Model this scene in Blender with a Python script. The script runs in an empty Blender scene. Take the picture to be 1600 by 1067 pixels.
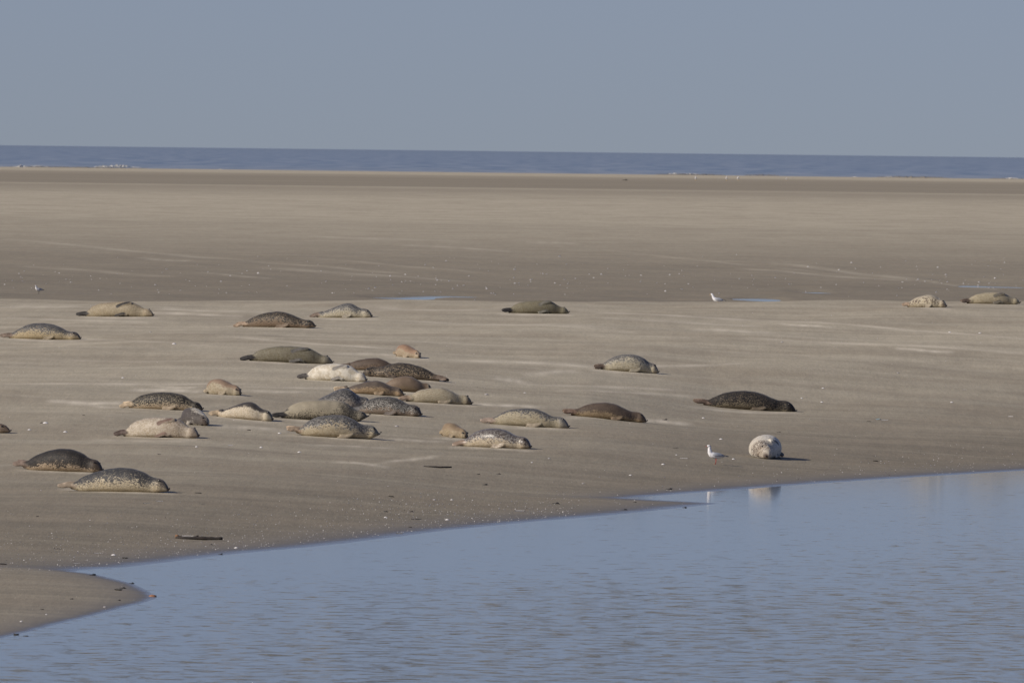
import bpy, bmesh, math, random
import numpy as np
from mathutils import Vector, Matrix
random.seed(7); RNG = np.random.default_rng(11)
sc = bpy.context.scene
COL = sc.collection
R = math.radians

# ------------------------------------------------------------------ camera
F = 20000.0          # focal length in photograph pixels (1600 wide)
H = 5.6              # eye height over the water
pitch = math.atan((533.5-236.0)/F); roll = math.atan(0.012)
r0 = Vector((1,0,0)); u0 = Vector((0,math.sin(pitch),math.cos(pitch))); fw = Vector((0,math.cos(pitch),-math.sin(pitch)))
rt = r0*math.cos(roll)+u0*math.sin(roll); up = -r0*math.sin(roll)+u0*math.cos(roll)
cam = bpy.data.cameras.new('camera'); co = bpy.data.objects.new('camera', cam); COL.objects.link(co)
M = Matrix.Identity(4)
for i in range(3):
    M[i][0] = rt[i]; M[i][1] = up[i]; M[i][2] = -fw[i]
M[2][3] = H
co.matrix_world = M
cam.sensor_width = 36; cam.lens = 36*F/1600; cam.clip_start = 5; cam.clip_end = 200000
cam.dof.use_dof = True; cam.dof.focus_distance = 228; cam.dof.aperture_fstop = 16
sc.camera = co

# ------------------------------------------------------------------ light
SUN_EL = R(29.5); SUN_AZ_DIR = Vector((-0.90, -0.44))       # towards the sun: left and behind the camera
w = bpy.data.worlds.new("World"); sc.world = w; w.use_nodes = True
nt = w.node_tree; bg = nt.nodes['Background']
sky = nt.nodes.new('ShaderNodeTexSky'); sky.sky_type = 'NISHITA'; sky.sun_disc = False
sky.sun_elevation = SUN_EL
sky.sun_rotation = math.atan2(SUN_AZ_DIR.x, SUN_AZ_DIR.y)
sky.altitude = 0; sky.air_density = 1.0; sky.dust_density = 1.5; sky.ozone_density = 1.0
tint = nt.nodes.new('ShaderNodeMix'); tint.data_type = 'RGBA'; tint.blend_type = 'MULTIPLY'; tint.inputs[0].default_value = 1
tint.inputs[7].default_value = (SKYT:=(0.78,0.757,0.985))+(1,)
tcw = nt.nodes.new('ShaderNodeTexCoord'); lift = nt.nodes.new('ShaderNodeVectorMath'); lift.operation = 'ADD'; lift.inputs[1].default_value = (0, 0, .07)
nt.links.new(tcw.outputs['Generated'], lift.inputs[0]); nt.links.new(lift.outputs[0], sky.inputs['Vector'])
nt.links.new(sky.outputs[0], tint.inputs[6]); nt.links.new(tint.outputs[2], bg.inputs[0])
bg.inputs[1].default_value = 0.09
sl = bpy.data.lights.new('sun', 'SUN'); sl.energy = 4.2; sl.angle = R(0.5); sl.color = (1.0, 0.91, 0.79)
so = bpy.data.objects.new('sun', sl); COL.objects.link(so)
d = Vector((SUN_AZ_DIR.x*math.cos(SUN_EL), SUN_AZ_DIR.y*math.cos(SUN_EL), math.sin(SUN_EL)))
so.rotation_euler = d.to_track_quat('Z', 'Y').to_euler(); so.location = (-30, -30, 40)
sc.view_settings.view_transform = 'Standard'; sc.view_settings.look = 'None'
sc.view_settings.exposure = 0.0; sc.view_settings.gamma = 1.0

# ------------------------------------------------------------------ helpers
def tag(o, label=None, cat=None, group=None, kind=None):
    if label: o['label'] = label
    if cat: o['category'] = cat
    if group: o['group'] = group
    if kind: o['kind'] = kind
    return o
def link(name, me, mat=None, parent=None):
    o = bpy.data.objects.new(name, me); COL.objects.link(o)
    if mat: me.materials.append(mat)
    if parent: o.parent = parent
    return o
def smooth(me):
    me.polygons.foreach_set('use_smooth', [True]*len(me.polygons))
def mesh_np(name, co_, faces):
    me = bpy.data.meshes.new(name)
    me.vertices.add(len(co_)); me.vertices.foreach_set('co', np.asarray(co_, np.float32).ravel())
    nf = len(faces); me.loops.add(nf*4); me.polygons.add(nf)
    me.polygons.foreach_set('loop_start', np.arange(0, nf*4, 4, dtype=np.int32))
    me.polygons.foreach_set('loop_total', np.full(nf, 4, np.int32))
    me.loops.foreach_set('vertex_index', np.asarray(faces, np.int32).ravel())
    me.polygons.foreach_set('use_smooth', np.ones(nf, bool))
    me.update(); me.validate(); return me
def fattr(me, name, arr):
    a = me.attributes.new(name, 'FLOAT', 'POINT'); a.data.foreach_set('value', np.asarray(arr, np.float32))
def ray(px, py):
    v = rt*((px-800)/F) + up*((533.5-py)/F) + fw
    return v/v.y
def plan(px, py, z=0.0):
    v = ray(px, py); D = (z-H)/v.z
    return (v.x*D, D)
def sstep(a, b, x):
    t = np.clip((x-a)/(b-a), 0, 1); return t*t*(3-2*t)

class N:            # tiny node-graph helper
    def __init__(s, name):
        s.m = bpy.data.materials.new(name); s.m.use_nodes = True; s.t = s.m.node_tree
        s.b = s.t.nodes['Principled BSDF']; s.out = s.t.nodes['Material Output']
    def n(s, typ, **kw):
        x = s.t.nodes.new(typ)
        for k, v in kw.items(): setattr(x, k, v)
        return x
    def set(s, sock, v):
        if isinstance(v, (int, float)): sock.default_value = v
        elif isinstance(v, tuple): sock.default_value = v+(1,) if (len(v) == 3 and sock.type == 'RGBA') else v
        else: s.t.links.new(v, sock)
    def math(s, op, a, b=0.0, c=None, clamp=False):
        x = s.n('ShaderNodeMath', operation=op, use_clamp=clamp); s.set(x.inputs[0], a); s.set(x.inputs[1], b)
        if c is not None: s.set(x.inputs[2], c)
        return x.outputs[0]
    def attr(s, name): return s.n('ShaderNodeAttribute', attribute_name=name).outputs['Fac']
    def rng(s, v, a, b, c=0.0, d=1.0):
        x = s.n('ShaderNodeMapRange', interpolation_type='SMOOTHSTEP')
        for i, q in enumerate((v, a, b, c, d)): s.set(x.inputs[i], q)
        return x.outputs[0]
    def mix(s, f, a, b, blend='MIX'):
        x = s.n('ShaderNodeMix', data_type='RGBA', blend_type=blend); s.set(x.inputs[0], f); s.set(x.inputs[6], a); s.set(x.inputs[7], b)
        return x.outputs[2]
    def coord(s, kind='Object', scale=(1,1,1), rot=(0,0,0), loc=(0,0,0)):
        c = s.n('ShaderNodeTexCoord').outputs[kind]; m = s.n('ShaderNodeMapping'); s.t.links.new(c, m.inputs[0])
        m.inputs['Scale'].default_value = scale; m.inputs['Rotation'].default_value = rot; m.inputs['Location'].default_value = loc
        return m.outputs[0]
    def noise(s, vec, scale, detail=3.0, rough=0.55, dist=0.0):
        x = s.n('ShaderNodeTexNoise'); s.t.links.new(vec, x.inputs['Vector'])
        x.inputs['Scale'].default_value = scale; x.inputs['Detail'].default_value = detail
        x.inputs['Roughness'].default_value = rough; x.inputs['Distortion'].default_value = dist
        return x.outputs[0]
    def bump(s, h, strength, dist, normal=None):
        x = s.n('ShaderNodeBump'); s.set(x.inputs['Height'], h); x.inputs['Strength'].default_value = strength
        x.inputs['Distance'].default_value = dist
        if normal is not None: s.t.links.new(normal, x.inputs['Normal'])
        return x.outputs[0]

# ------------------------------------------------------------------ terrain height
SHORE_PX = [(-3000,880),(-800,889),(-200,893),(0,893),(110,892),(195,886),(300,873),(400,862),(500,853),(600,841),(700,828),
            (830,815),(950,805),(1075,792),(1128,786),(1060,782.5),(980,778),(1050,772.5),(1100,768.5),(1180,763),(1250,757),
            (1400,747),(1600,735),(2000,712),(2600,685),(4000,640)]
SHORE = np.array([plan(*p) for p in SHORE_PX])
MAIN = np.array([SHORE[i] for i in (0,1,2,3,4,5,6,7,8,9,10,11,12,19,20,21,22,23,24,25)])
BAR_TOP = [(-1500,868),(-400,878),(0,882.5),(60,884.5),(110,890),(140,895),(170,902),(205,911),(228,921),(240,929),(245,934)]
BAR_BOT = [(225,941),(200,947),(150,960),(100,972),(50,985),(0,997),(-200,1032),(-600,1090),(-1500,1150)]
BAR = np.array([plan(x, y, 0.10*min(1, max(0, (245-x)/150))) for x, y in BAR_TOP]+[plan(x, y) for x, y in BAR_BOT])
BAR[:10, 1] += 2.0*np.clip((245-np.array([p[0] for p in BAR_TOP[:10]]))/120, 0, 1)
def seg_dist(P, A, close=False):
    best = np.full(len(P), 1e9); n = len(A)
    for i in range(n if close else n-1):
        a = A[i]; b = A[(i+1) % n]; ab = b-a
        t = np.clip(((P-a)@ab)/(ab@ab), 0, 1)
        dd = np.hypot(*(P-(a+t[:, None]*ab)).T); best = np.minimum(best, dd)
    return best
def inside(P, A):
    c = np.zeros(len(P), bool); n = len(A)
    for i in range(n):
        x1, y1 = A[i]; x2, y2 = A[(i+1) % n]
        if y1 == y2: continue
        hit = ((y1 > P[:, 1]) != (y2 > P[:, 1])) & (P[:, 0] < (x2-x1)*(P[:, 1]-y1)/(y2-y1)+x1)
        c ^= hit
    return c
LANDPOLY = np.vstack([SHORE, [[400, SHORE[-1][1]], [400, 9000], [-400, 9000], [-400, SHORE[0][1]]]])
GT = np.array([0,.07,.135,.21,.29,.385,.46,.53,.64,.74,.87,1.0]); GZ = np.array([0,.035,.086,.13,.19,.285,.41,.535,.69,.805,.91,1.0])
CR = 310.
def gprof(t):
    t = np.clip(t, 0, 1); acc = 0
    for o_ in (-.03, -.015, 0, .015, .03): acc = acc+np.interp(np.clip(t+o_, 0, 1), GT, GZ)
    return acc/5
FD = np.array([310, 325, 345, 370, 460, 560, 640, 760, 900, 1060, 1172, 1230, 1300, 1600, 2100, 2300, 2450, 2520, 2580, 3300])
FZ = np.array([1.97, 1.6, .8, .14, .055, .055, .30, .85, 1.48, 2.02, 2.22, 1.9, 1.05, .92, 1.0, 1.12, 1.32, 1.28, -.4, -3])
def wob(X, D):
    return (.020*np.sin(X*.55+D*.11)+.014*np.sin(X*1.3-D*.31+1.0)+.010*np.sin(X*.23+D*.53+2)+.008*np.sin(D*1.1+X*.7))
def zt(X, D):
    X = np.atleast_1d(np.asarray(X, float)); D = np.atleast_1d(np.asarray(D, float)); P = np.stack([X, D], 1)
    near = D < 320; z = np.full(len(X), -0.5)
    crest = 1.91+.0105*np.clip(X, -30, 30)
    if near.any():
        Pn = P[near]; dist = seg_dist(Pn, SHORE); land = inside(Pn, LANDPOLY)
        Ds = np.interp(Pn[:, 0], MAIN[:, 0], MAIN[:, 1]); t = (Pn[:, 1]-Ds)/(CR-Ds)
        zl = gprof(t)*crest[near]*sstep(0, 6, dist)+.012*np.minimum(dist, 4)
        drop = np.clip((Pn[:, 1]-309)/11, 0, 1)
        zl = zl-.16*drop**2
        zn = np.where(land, zl, -.05*np.minimum(dist, 8)-.012*np.minimum(dist, 1))
        inb = inside(Pn, BAR); db = seg_dist(Pn, BAR, True)
        zb = np.where(inb, .125*(1-np.exp(-db/2.6)), -.05*db)
        z[near] = np.maximum(zn, zb)+np.where(land, wob(Pn[:, 0], Pn[:, 1])*sstep(1, 10, dist), 0)
    f = ~near
    if f.any():
        zf = sum(np.interp(D[f]+o_*np.clip(D[f]*.01, 3, 20), FD, FZ) for o_ in (-1, -.5, 0, .5, 1))/5
        zf = np.where(D[f] < 350, np.minimum(zf, crest[f]-.16-.035*(D[f]-320)), zf)
        amp = sstep(430, 470, D[f])*(1-sstep(620, 700, D[f]))
        zf = zf+amp*(.022*np.sin(X[f]*.31+D[f]*.045)+.016*np.sin(X[f]*.9-D[f]*.09)+.012*np.sin(X[f]*1.7+D[f]*.3))
        for (a, b, rx, ry, dep) in PUD:
            q = ((X[f]-a)/rx)**2+((D[f]-b)/ry)**2
            zf = zf-dep*np.exp(-q*q)
        z[f] = zf
    return z
def _pud(px, py, hw, hh, dep=.1):
    x, D_ = plan(px, py); x2, D2 = plan(px, py-hh); return (x, D_, hw/F*D_, D2-D_, dep)
PUD = [_pud(628, 466.5, 62, 2.8, .12), _pud(690, 464, 60, 1.8, .10), _pud(1185, 468.5, 42, 3, .12), _pud(1262, 457, 32, 3.0, .09),
       _pud(1310, 459, 40, 1.8, .07), _pud(1560, 449, 60, 2.0, .10), _pud(1510, 440, 60, 1.6, .085), _pud(1225, 451, 45, 1.8, .05)]
SD = np.concatenate([np.arange(122, 480, .12), np.arange(480, 2700, 1.0)])
def ground(px, py):
    v = ray(px, py); z = zt(v.x*SD, SD); z = np.maximum(z, 0)
    hit = np.nonzero(H+v.z*SD <= z)[0]
    if len(hit) == 0: D_ = 2700.
    else: D_ = SD[hit[0]]
    return Vector((v.x*D_, D_, float(H+v.z*D_)))
def gz(x, y): return float(zt([x], [y])[0])
def gnormal(x, y, e=.6):
    return Vector((-(gz(x+e, y)-gz(x-e, y))/(2*e), -(gz(x, y+e)-gz(x, y-e))/(2*e), 1)).normalized()

# ------------------------------------------------------------------ terrain mesh
rows = np.concatenate([np.arange(118, 186, .45), np.arange(186, 322, .26), np.arange(322, 470, 3.0), np.arange(470, 700, 1.2),
                       np.arange(700, 1190, 3.0), np.arange(1190, 2600, 10.0)])
u = np.linspace(-1, 1, 331); u = np.sign(u)*np.abs(u)**1.25
wid = 0.062*rows+7
XX = (wid[:, None]*u[None, :]).ravel(); DD = np.repeat(rows, len(u))
ZZ = zt(XX, DD)
nr, nc = len(rows), len(u)
idx = np.arange(nr*nc).reshape(nr, nc)
faces = np.stack([idx[:-1, :-1].ravel(), idx[:-1, 1:].ravel(), idx[1:, 1:].ravel(), idx[1:, :-1].ravel()], 1)
tme = mesh_np('sand_ground', np.stack([XX, DD, ZZ], 1), faces)
P_ = np.stack([XX, DD], 1)
# dry wind-blown streaks: (x1,y1,x2,y2, thickness px, strength)
STREAKS = [(70,627,192,631,4,1.0),(140,634,195,638,2.5,.6),(0,600,390,599.5,2.4,.6),(205,608,318,612,4,.9),(240,604,310,606,2,.8),(380,604,660,613,2,.55),(378,611,480,613,2,.6),
 (340,525,650,550,2.2,.6),(520,552,650,556,2.5,.6),(695,562,960,577,3,.75),(820,585,905,580,5,.6),(770,589,830,601,5,.6),(820,600,1100,613,2,.5),
 (725,630,850,638,3.2,.9),(900,487,1230,503,3,.6),(1080,515,1210,520,3,.6),(1180,500,1620,532,2.2,.6),(1215,506,1300,512,2.5,.9),
 (1395,545,1492,551,3,.95),(1160,527,1620,553,2,.55),(930,571,1165,568,3.5,.6),(985,656,1085,662,4,.8),(590,724,690,711,4,.6),(520,721,610,730,2.5,.6),
 (330,664,450,673,4,.6),(0,496,240,505,2,.5),(200,488,380,494,3,.7),(0,480,130,479,3,.5),(240,482,420,488,2.5,.6),(560,480,780,486,3,.4),(600,500,1000,520,2,.45),
 (0,373,400,409,2,.6),(400,409,640,428,2,.5),(215,403,300,409,2,.7),(315,427,430,436,2,.6),(30,415,280,432,2,.45),(400,418,800,443,2.2,.5),(480,402,760,428,2,.4),(820,378,905,381,1.8,.6),(940,390,1300,428,2,.4),(1200,411,1460,441,3.5,.6),(1150,420,1420,440,2.5,.6),(1440,438,1560,453,3,.7),
 (620,382,800,393,2,.6),(480,369,720,378,2,.5),(0,520,340,541,2,.3),(1000,470,1300,478,3,.35),(870,610,1100,620,2,.45),
 (120,688,330,690,3,.4),(0,560,400,566,2,.25),(470,694,640,700,2.5,.4),(590,686,700,690,3,.5),(725,505,960,513,3,.35),(940,497,1200,510,2.5,.45)]
STREAKS += [(x1-8, y1+1, x2+10, y2+2, 3.0, .55) for x1, x2, y1, y2 in [(122, 240, 493, 496), (2, 127, 528, 531.5), (368, 495, 509.5, 513), (487, 582, 494.5, 498), (784, 889, 489, 490.5), (1409, 1482, 478.5, 481.5), (1501, 1594, 472.5, 474), (375, 521, 563, 569), (467, 574, 591.5, 597), (566, 700, 587, 596), (588, 676, 610, 613), (622, 738, 627, 632.5), (545, 660, 644, 651), (424, 577, 653, 660), (447, 594, 679, 687), (329, 428, 650, 658.5), (315, 380, 616, 617), (189, 318, 636, 642), (182, 311, 679, 687), (24, 161, 732, 739), (97, 264, 764, 771), (687, 729, 684, 684), (710, 831, 697, 703), (752, 890, 661.5, 670), (879, 1010, 650, 658), (928, 1029, 577, 583.5), (1083, 1243, 635.5, 643.5), (611, 661, 558, 559)]]  # pale line at each seal's foot: drifted sand with its sunlight painted in
dry = np.zeros(len(XX))
for (x1, y1, x2, y2, th, st) in STREAKS:
    a = ground(x1, y1); b = ground(x2, y2); mx, my = (x1+x2)/2, (y1+y2)/2; st = st*(.5 if my < 462 else 1)
    if (a.y > 320) != (b.y > 320) or (my > 466 and a.y > 320): continue
    wd = max(.45, .62*abs(ground(mx, my-th/2).y-ground(mx, my+th/2).y))
    tt = (XX-a.x)/(b.x-a.x); sel = (tt > -.02) & (tt < 1.02) & (DD > min(a.y, b.y)-8*wd) & (DD < max(a.y, b.y)+8*wd)
    tt = tt[sel]; line = a.y+(b.y-a.y)*tt+wd*.35*np.sin(tt*7+x1)
    prof = np.sin(np.clip(tt, 0, 1)*np.pi)**.45*(.75+.25*np.sin(tt*23+y1))
    dry[sel] = np.maximum(dry[sel], st*prof*np.exp(-((DD[sel]-line)/wd)**2))
dist = seg_dist(P_, SHORE)
inbar = inside(P_, BAR)
wet = np.where(DD < 320, np.exp(-np.maximum(ZZ, 0)/.040), 0)
wet = np.where((DD >= 320) & (DD < 700), np.exp(-np.maximum(ZZ, 0)/.02)*.55, wet)
ds_ = np.interp(XX, MAIN[:, 0], MAIN[:, 1]); tn = np.clip((DD-ds_)/(CR-ds_), 0, 1)
damp = np.where(DD < 320, 1-sstep(.0, .62, tn)*.80, 0)           # moist near water, drier up the bank
damp = np.where(DD >= 320, np.interp(DD, [292,500,600,700,820,950,1050,1120,1160,1190,1300,2050,2250,2330,2500], [.75,.95,.80,.45,.10,-.15,.25,.55,.2,.3,.75,.75,.5,-.1,-.1]), damp)
damp = np.where(inbar, .72, damp)
fattr(tme, 'dry', dry); fattr(tme, 'wet', wet); fattr(tme, 'film', np.where(DD < 320, np.exp(-np.maximum(ZZ, 0)/.010), 0)); fattr(tme, 'damp', damp)

g = N('sand')
dryA, wetA, dampA = g.attr('dry'), g.attr('wet'), g.attr('damp')
ob = g.coord('Object')
ang = R(-22)
st1 = g.coord('Object', scale=(.05, .55, .3), rot=(0, 0, 0)); st2 = g.coord('Object', scale=(.16, 1.4, .3), rot=(0, 0, R(10)), loc=(3, 9, 0))
nA = g.noise(st1, 1.0, 5, .6, .4); nB = g.noise(st2, 1.0, 5, .65, .3); nC = g.noise(ob, .35, 4, .6); nD = g.noise(g.coord('Object', scale=(16, 1.6, 1)), 1.0, 4, .7); nG = g.noise(g.coord('Object', scale=(3, .28, 1)), 1.0, 4, .75); nE = g.noise(ob, 2.3, 3, .6)
far = g.n('ShaderNodeTexCoord').outputs['Object']; sp = g.n('ShaderNodeSeparateXYZ'); g.t.links.new(far, sp.inputs[0])
lown = g.coord('Object', scale=(.012, .02, .1)); nF = g.noise(lown, 1.0, 4, .6)
dm = g.math('ADD', dampA, g.math('MULTIPLY', g.math('SUBTRACT', nA, .5), .75))
dm = g.math('ADD', dm, g.math('MULTIPLY', g.math('SUBTRACT', nB, .5), .45))
dm = g.math('ADD', dm, g.math('MULTIPLY', g.math('SUBTRACT', nF, .5), .5), clamp=True)
base = g.mix(dm, (.462, .412, .304), (.205, .179, .131))
base = g.mix(g.rng(nC, .38, .66, 0, .5), base, (.27, .228, .163))
base = g.mix(g.rng(g.math('ADD', g.math('MULTIPLY', nD, .5), g.math('MULTIPLY', nG, .5)), .36, .64, .0, 1.0), g.mix(1.0, base, (.91, .91, .91), 'MULTIPLY'), g.mix(1.0, base, (1.07, 1.07, 1.07), 'MULTIPLY'))
dmask = g.math('MULTIPLY', dryA, g.rng(g.math('ADD', nE, g.math('MULTIPLY', nB, .5)), .45, .85, .75, 1.0))
base = g.mix(dmask, base, (.68, .615, .48))
wnz = g.math('ADD', wetA, g.math('MULTIPLY', g.math('SUBTRACT', nB, .5), .35))
wm = g.rng(wnz, .05, 1.25)
base = g.mix(g.math('MULTIPLY', wm, .9), base, (.125, .110, .083))
fm_ = g.rng(g.math('ADD', g.attr('film'), g.math('MULTIPLY', g.math('SUBTRACT', nB, .5), .5)), .25, 1.05)
base = g.mix(g.math('MULTIPLY', fm_, .45), base, (.085, .08, .06))
g.set(g.b.inputs['Base Color'], base)
g.set(g.b.inputs['Roughness'], g.math('MULTIPLY', g.rng(wm, .2, 1.15, .95, .26), g.rng(fm_, 0, 1, 1, .42)))
g.set(g.b.inputs['Specular IOR Level'], g.rng(wm, 0.0, .6, .15, .5))
rip = g.n('ShaderNodeTexWave', wave_type='BANDS', bands_direction='DIAGONAL'); g.t.links.new(g.coord('Object', scale=(.6, 1, 1), rot=(0, 0, R(35))), rip.inputs[0])
rip.inputs['Scale'].default_value = 1.6; rip.inputs['Distortion'].default_value = 6; rip.inputs['Detail'].default_value = 3; rip.inputs['Detail Scale'].default_value = 1.5
hh = g.math('ADD', g.math('MULTIPLY', rip.outputs['Fac'], .10), g.math('ADD', g.math('MULTIPLY', nD, .5), g.math('MULTIPLY', nE, 1.0)))
g.set(g.b.inputs['Normal'], g.bump(g.math('MULTIPLY', hh, g.math('MULTIPLY', g.rng(wm, 0, 1, 1, .12), g.rng(fm_, 0, .7, 1, .05))), .30, .05))
sand = link('ground', tme, g.m); tag(sand, kind='structure')

# ------------------------------------------------------------------ water
def grid(name, xs, ys, z=0):
    X, Y = np.meshgrid(xs, ys); n = len(xs); m = len(ys); i = np.arange(n*m).reshape(m, n)
    return mesh_np(name, np.stack([X.ravel(), Y.ravel(), np.full(n*m, z)], 1), np.stack([i[:-1, :-1].ravel(), i[:-1, 1:].ravel(), i[1:, 1:].ravel(), i[1:, :-1].ravel()], 1))
g = N('channel_water')
c1 = g.coord('Object', scale=(1.5, 2.2, 1)); c2 = g.coord('Object', scale=(4.5, 7, 1), rot=(0, 0, R(6))); c3 = g.coord('Object', scale=(.10, .035, 1))
a1 = g.noise(c1, 1.0, 3, .55, .4); a2 = g.noise(c2, 1.0, 4, .6, .3); a3 = g.noise(c3, 1.0, 2, .5)
sy = g.n('ShaderNodeSeparateXYZ'); g.t.links.new(g.n('ShaderNodeTexCoord').outputs['Object'], sy.inputs[0])
# calm in the lee of the bank, ruffled further out: distance to the shore runs along y + slope*x
lee = g.math('SUBTRACT', sy.outputs[1], g.math('MULTIPLY', sy.outputs[0], 3.0))
ruf = g.rng(g.math('ADD', lee, g.math('MULTIPLY', g.math('SUBTRACT', a3, .5), 40)), 196, 140, .0, 1.0); ruf = g.math('ADD', g.math('POWER', ruf, 1.7), .16)
c4 = g.coord('Object', scale=(2.6, 3.4, 1), loc=(7, 3, 0)); a4 = g.noise(c4, 1.0, 5, .7, .5)
spk = g.math('MULTIPLY', g.rng(g.math('ADD', a4, g.math('MULTIPLY', g.math('SUBTRACT', ruf, 1.0), .10)), .545, .70), 26.0)
hgt = g.math('MULTIPLY', g.math('ADD', g.math('MULTIPLY', a1, 1.0), g.math('MULTIPLY', a2, .45)), g.math('ADD', .5, spk)); hgt = g.math('MULTIPLY', hgt, ruf)
nrm = g.bump(hgt, 1.0, .0055)
g.set(g.b.inputs['Base Color'], (.095, .092, .07)); g.set(g.b.inputs['Roughness'], .055); g.b.inputs['IOR'].default_value = 1.33
g.set(g.b.inputs['Normal'], nrm)
wat = link('channel_water', grid('channel_water', np.linspace(-70, 70, 8), np.concatenate([np.arange(20, 560, 30), [560]])), g.m); tag(wat, kind='structure')
g = N('sea_water')
c1 = g.coord('Object', scale=(.05, .12, 1)); c2 = g.coord('Object', scale=(.012, .03, 1)); c3 = g.coord('Object', scale=(.09, .0045, 1)); ys = g.n('ShaderNodeSeparateXYZ'); g.t.links.new(g.coord('Object'), ys.inputs[0])
a1 = g.noise(c1, 1.0, 4, .65); a2 = g.noise(c2, 1.0, 4, .6); a3 = g.noise(c3, 1.0, 3, .6)
hgt = g.math('ADD', g.math('MULTIPLY', a1, 1.0), g.math('MULTIPLY', a2, 2.0))
g.set(g.b.inputs['Base Color'], g.mix(g.rng(ys.outputs[1], 4300, 3200, 0, .55), g.mix(g.rng(a3, .38, .62), (.13, .175, .225), (.27, .305, .335)), (.27, .29, .29))); g.set(g.b.inputs['Roughness'], .35); g.b.inputs['IOR'].default_value = 1.33
g.set(g.b.inputs['Normal'], g.bump(hgt, 1.0, .5))
sx = np.concatenate([-np.geomspace(60000, 400, 12), np.linspace(-300, 300, 9), np.geomspace(400, 60000, 12)])
sea = link('sea', grid('sea', sx, np.concatenate([[2552], np.geomspace(2700, 120000, 40)]), 0.0), g.m); tag(sea, kind='structure')

# ------------------------------------------------------------------ surf
def lump(n=10, seed=0):
    pass
g = N('foam'); fo = g.noise(g.coord('Object'), .9, 4, .7)
g.set(g.b.inputs['Base Color'], g.mix(g.rng(fo, .35, .6), (.36, .35, .30), (.68, .66, .60))); g.set(g.b.inputs['Roughness'], .8)
FOAM = g.m
def surf_mesh(segs):
    V = []; Fc = []
    for (x1, x2, yb, hp) in segs:
        n = max(6, int((x2-x1)/1.2)); base = len(V); Dw = plan((x1+x2)/2, yb)[1]
        for i in range(n+1):
            px = x1+(x2-x1)*i/n; x = (px-800)/F*Dw
            hh_ = hp/F*Dw*max(0,math.sin(math.pi*i/n))**.4*random.uniform(.35, 1.0)
            yo = random.uniform(-6, 6)
            for (dy, z) in ((-9, -.02), (-5, hh_*.55), (0, hh_), (6, hh_*.6), (14, -.02)): V.append((x, Dw+dy+yo, z))
        for i in range(n):
            for k in range(4):
                a = base+i*5+k; Fc.append((a, a+5, a+6, a+1))
    return mesh_np('breaking_surf', V, Fc)
sf = link('breaking_surf', surf_mesh([(18,42,261.5,4.2),(42,74,261,2.8),(84,98,262,1.8),(144,170,261.5,3.8),(166,200,261,4.0),(200,216,262,1.6),(186,196,264.5,1.6),(1040,1062,273,2.8),(1062,1092,273,2.5),(1330,1336,277,2),(1376,1410,278,3.3),(1566,1590,280,3),(338,346,265.5,2)]), FOAM)
tag(sf, kind='stuff', label='pale broken surf along the edge of the sea', cat='surf')
g = N('shoal_wave'); g.set(g.b.inputs['Base Color'], (.20, .17, .11)); g.set(g.b.inputs['Roughness'], .5)
wv = link('murky_wave', surf_mesh([(0,230,262.5,2.0),(1020,1130,273.6,2.4),(1160,1215,274.6,2.5),(1365,1480,278.4,3.4),(1540,1600,280.5,2.6)]), g.m)
tag(wv, kind='stuff', label='sandy brown wave faces rising behind the surf line', cat='waves')

# ------------------------------------------------------------------ seals
def blade(bm, pts, wd, th, nrm, seg=10):
    rings = []
    for i, p in enumerate(pts):
        p = Vector(p); q = Vector(pts[min(i+1, len(pts)-1)])-Vector(pts[max(i-1, 0)]); q.normalize()
        n = Vector(nrm); n = (n-q*n.dot(q)).normalized(); s = q.cross(n)
        rings.append([bm.verts.new(p+s*wd[i]*math.cos(2*math.pi*k/seg)+n*th[i]*math.sin(2*math.pi*k/seg)) for k in range(seg)])
    for a, b in zip(rings, rings[1:]):
        for k in range(seg): bm.faces.new((a[k], a[(k+1) % seg], b[(k+1) % seg], b[k]))
    bm.faces.new(rings[0][::-1]); bm.faces.new(rings[-1])
PROF = {
 'G': [(0,.08),(.06,.2),(.12,.34),(.18,.62),(.25,.8),(.35,.94),(.45,1),(.55,.97),(.66,.88),(.76,.77),(.84,.68),(.9,.62),(.95,.50),(.985,.34),(1,.12)],
 'A': [(0,.10),(.06,.22),(.12,.34),(.2,.58),(.3,.79),(.4,.91),(.5,.98),(.58,1),(.68,.96),(.76,.83),(.83,.66),(.88,.60),(.92,.575),(.95,.48),(.972,.36),(.988,.24),(1,.09)],
 'B': [(0,.12),(.06,.24),(.12,.32),(.18,.5),(.28,.78),(.4,.93),(.52,1),(.62,.97),(.7,.84),(.77,.70),(.82,.635),(.87,.64),(.91,.62),(.94,.54),(.965,.42),(.985,.28),(1,.10)],
 'C': [(0,.08),(.06,.2),(.12,.34),(.18,.62),(.25,.8),(.35,.92),(.5,1),(.65,1),(.75,.91),(.83,.69),(.88,.56),(.92,.545),(.95,.48),(.972,.36),(.988,.25),(1,.09)],
 'E': [(0,.1),(.08,.2),(.15,.3),(.25,.5),(.35,.68),(.45,.86),(.55,.98),(.6,1),(.68,.93),(.75,.77),(.82,.66),(.88,.64),(.93,.56),(.96,.43),(.983,.29),(1,.10)],
 'P': [(0,.10),(.05,.34),(.1,.6),(.17,.82),(.27,.95),(.4,1),(.52,.97),(.62,.86),(.7,.76),(.78,.7),(.86,.66),(.93,.52),(.98,.34),(1,.15)],
 'F': [(0,.08),(.06,.2),(.12,.3),(.18,.5),(.26,.72),(.35,.9),(.45,.98),(.55,1),(.65,.92),(.75,.73),(.83,.555),(.88,.52),(.92,.52),(.95,.46),(.972,.35),(.988,.24),(1,.09)],
}
WT = [(0,.05),(.06,.14),(.12,.22),(.2,.42),(.28,.66),(.38,.86),(.5,.98),(.6,1),(.7,.92),(.78,.73),(.83,.54),(.87,.47),(.915,.52),(.94,.46),(.965,.33),(.985,.22),(1,.08)]
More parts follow.
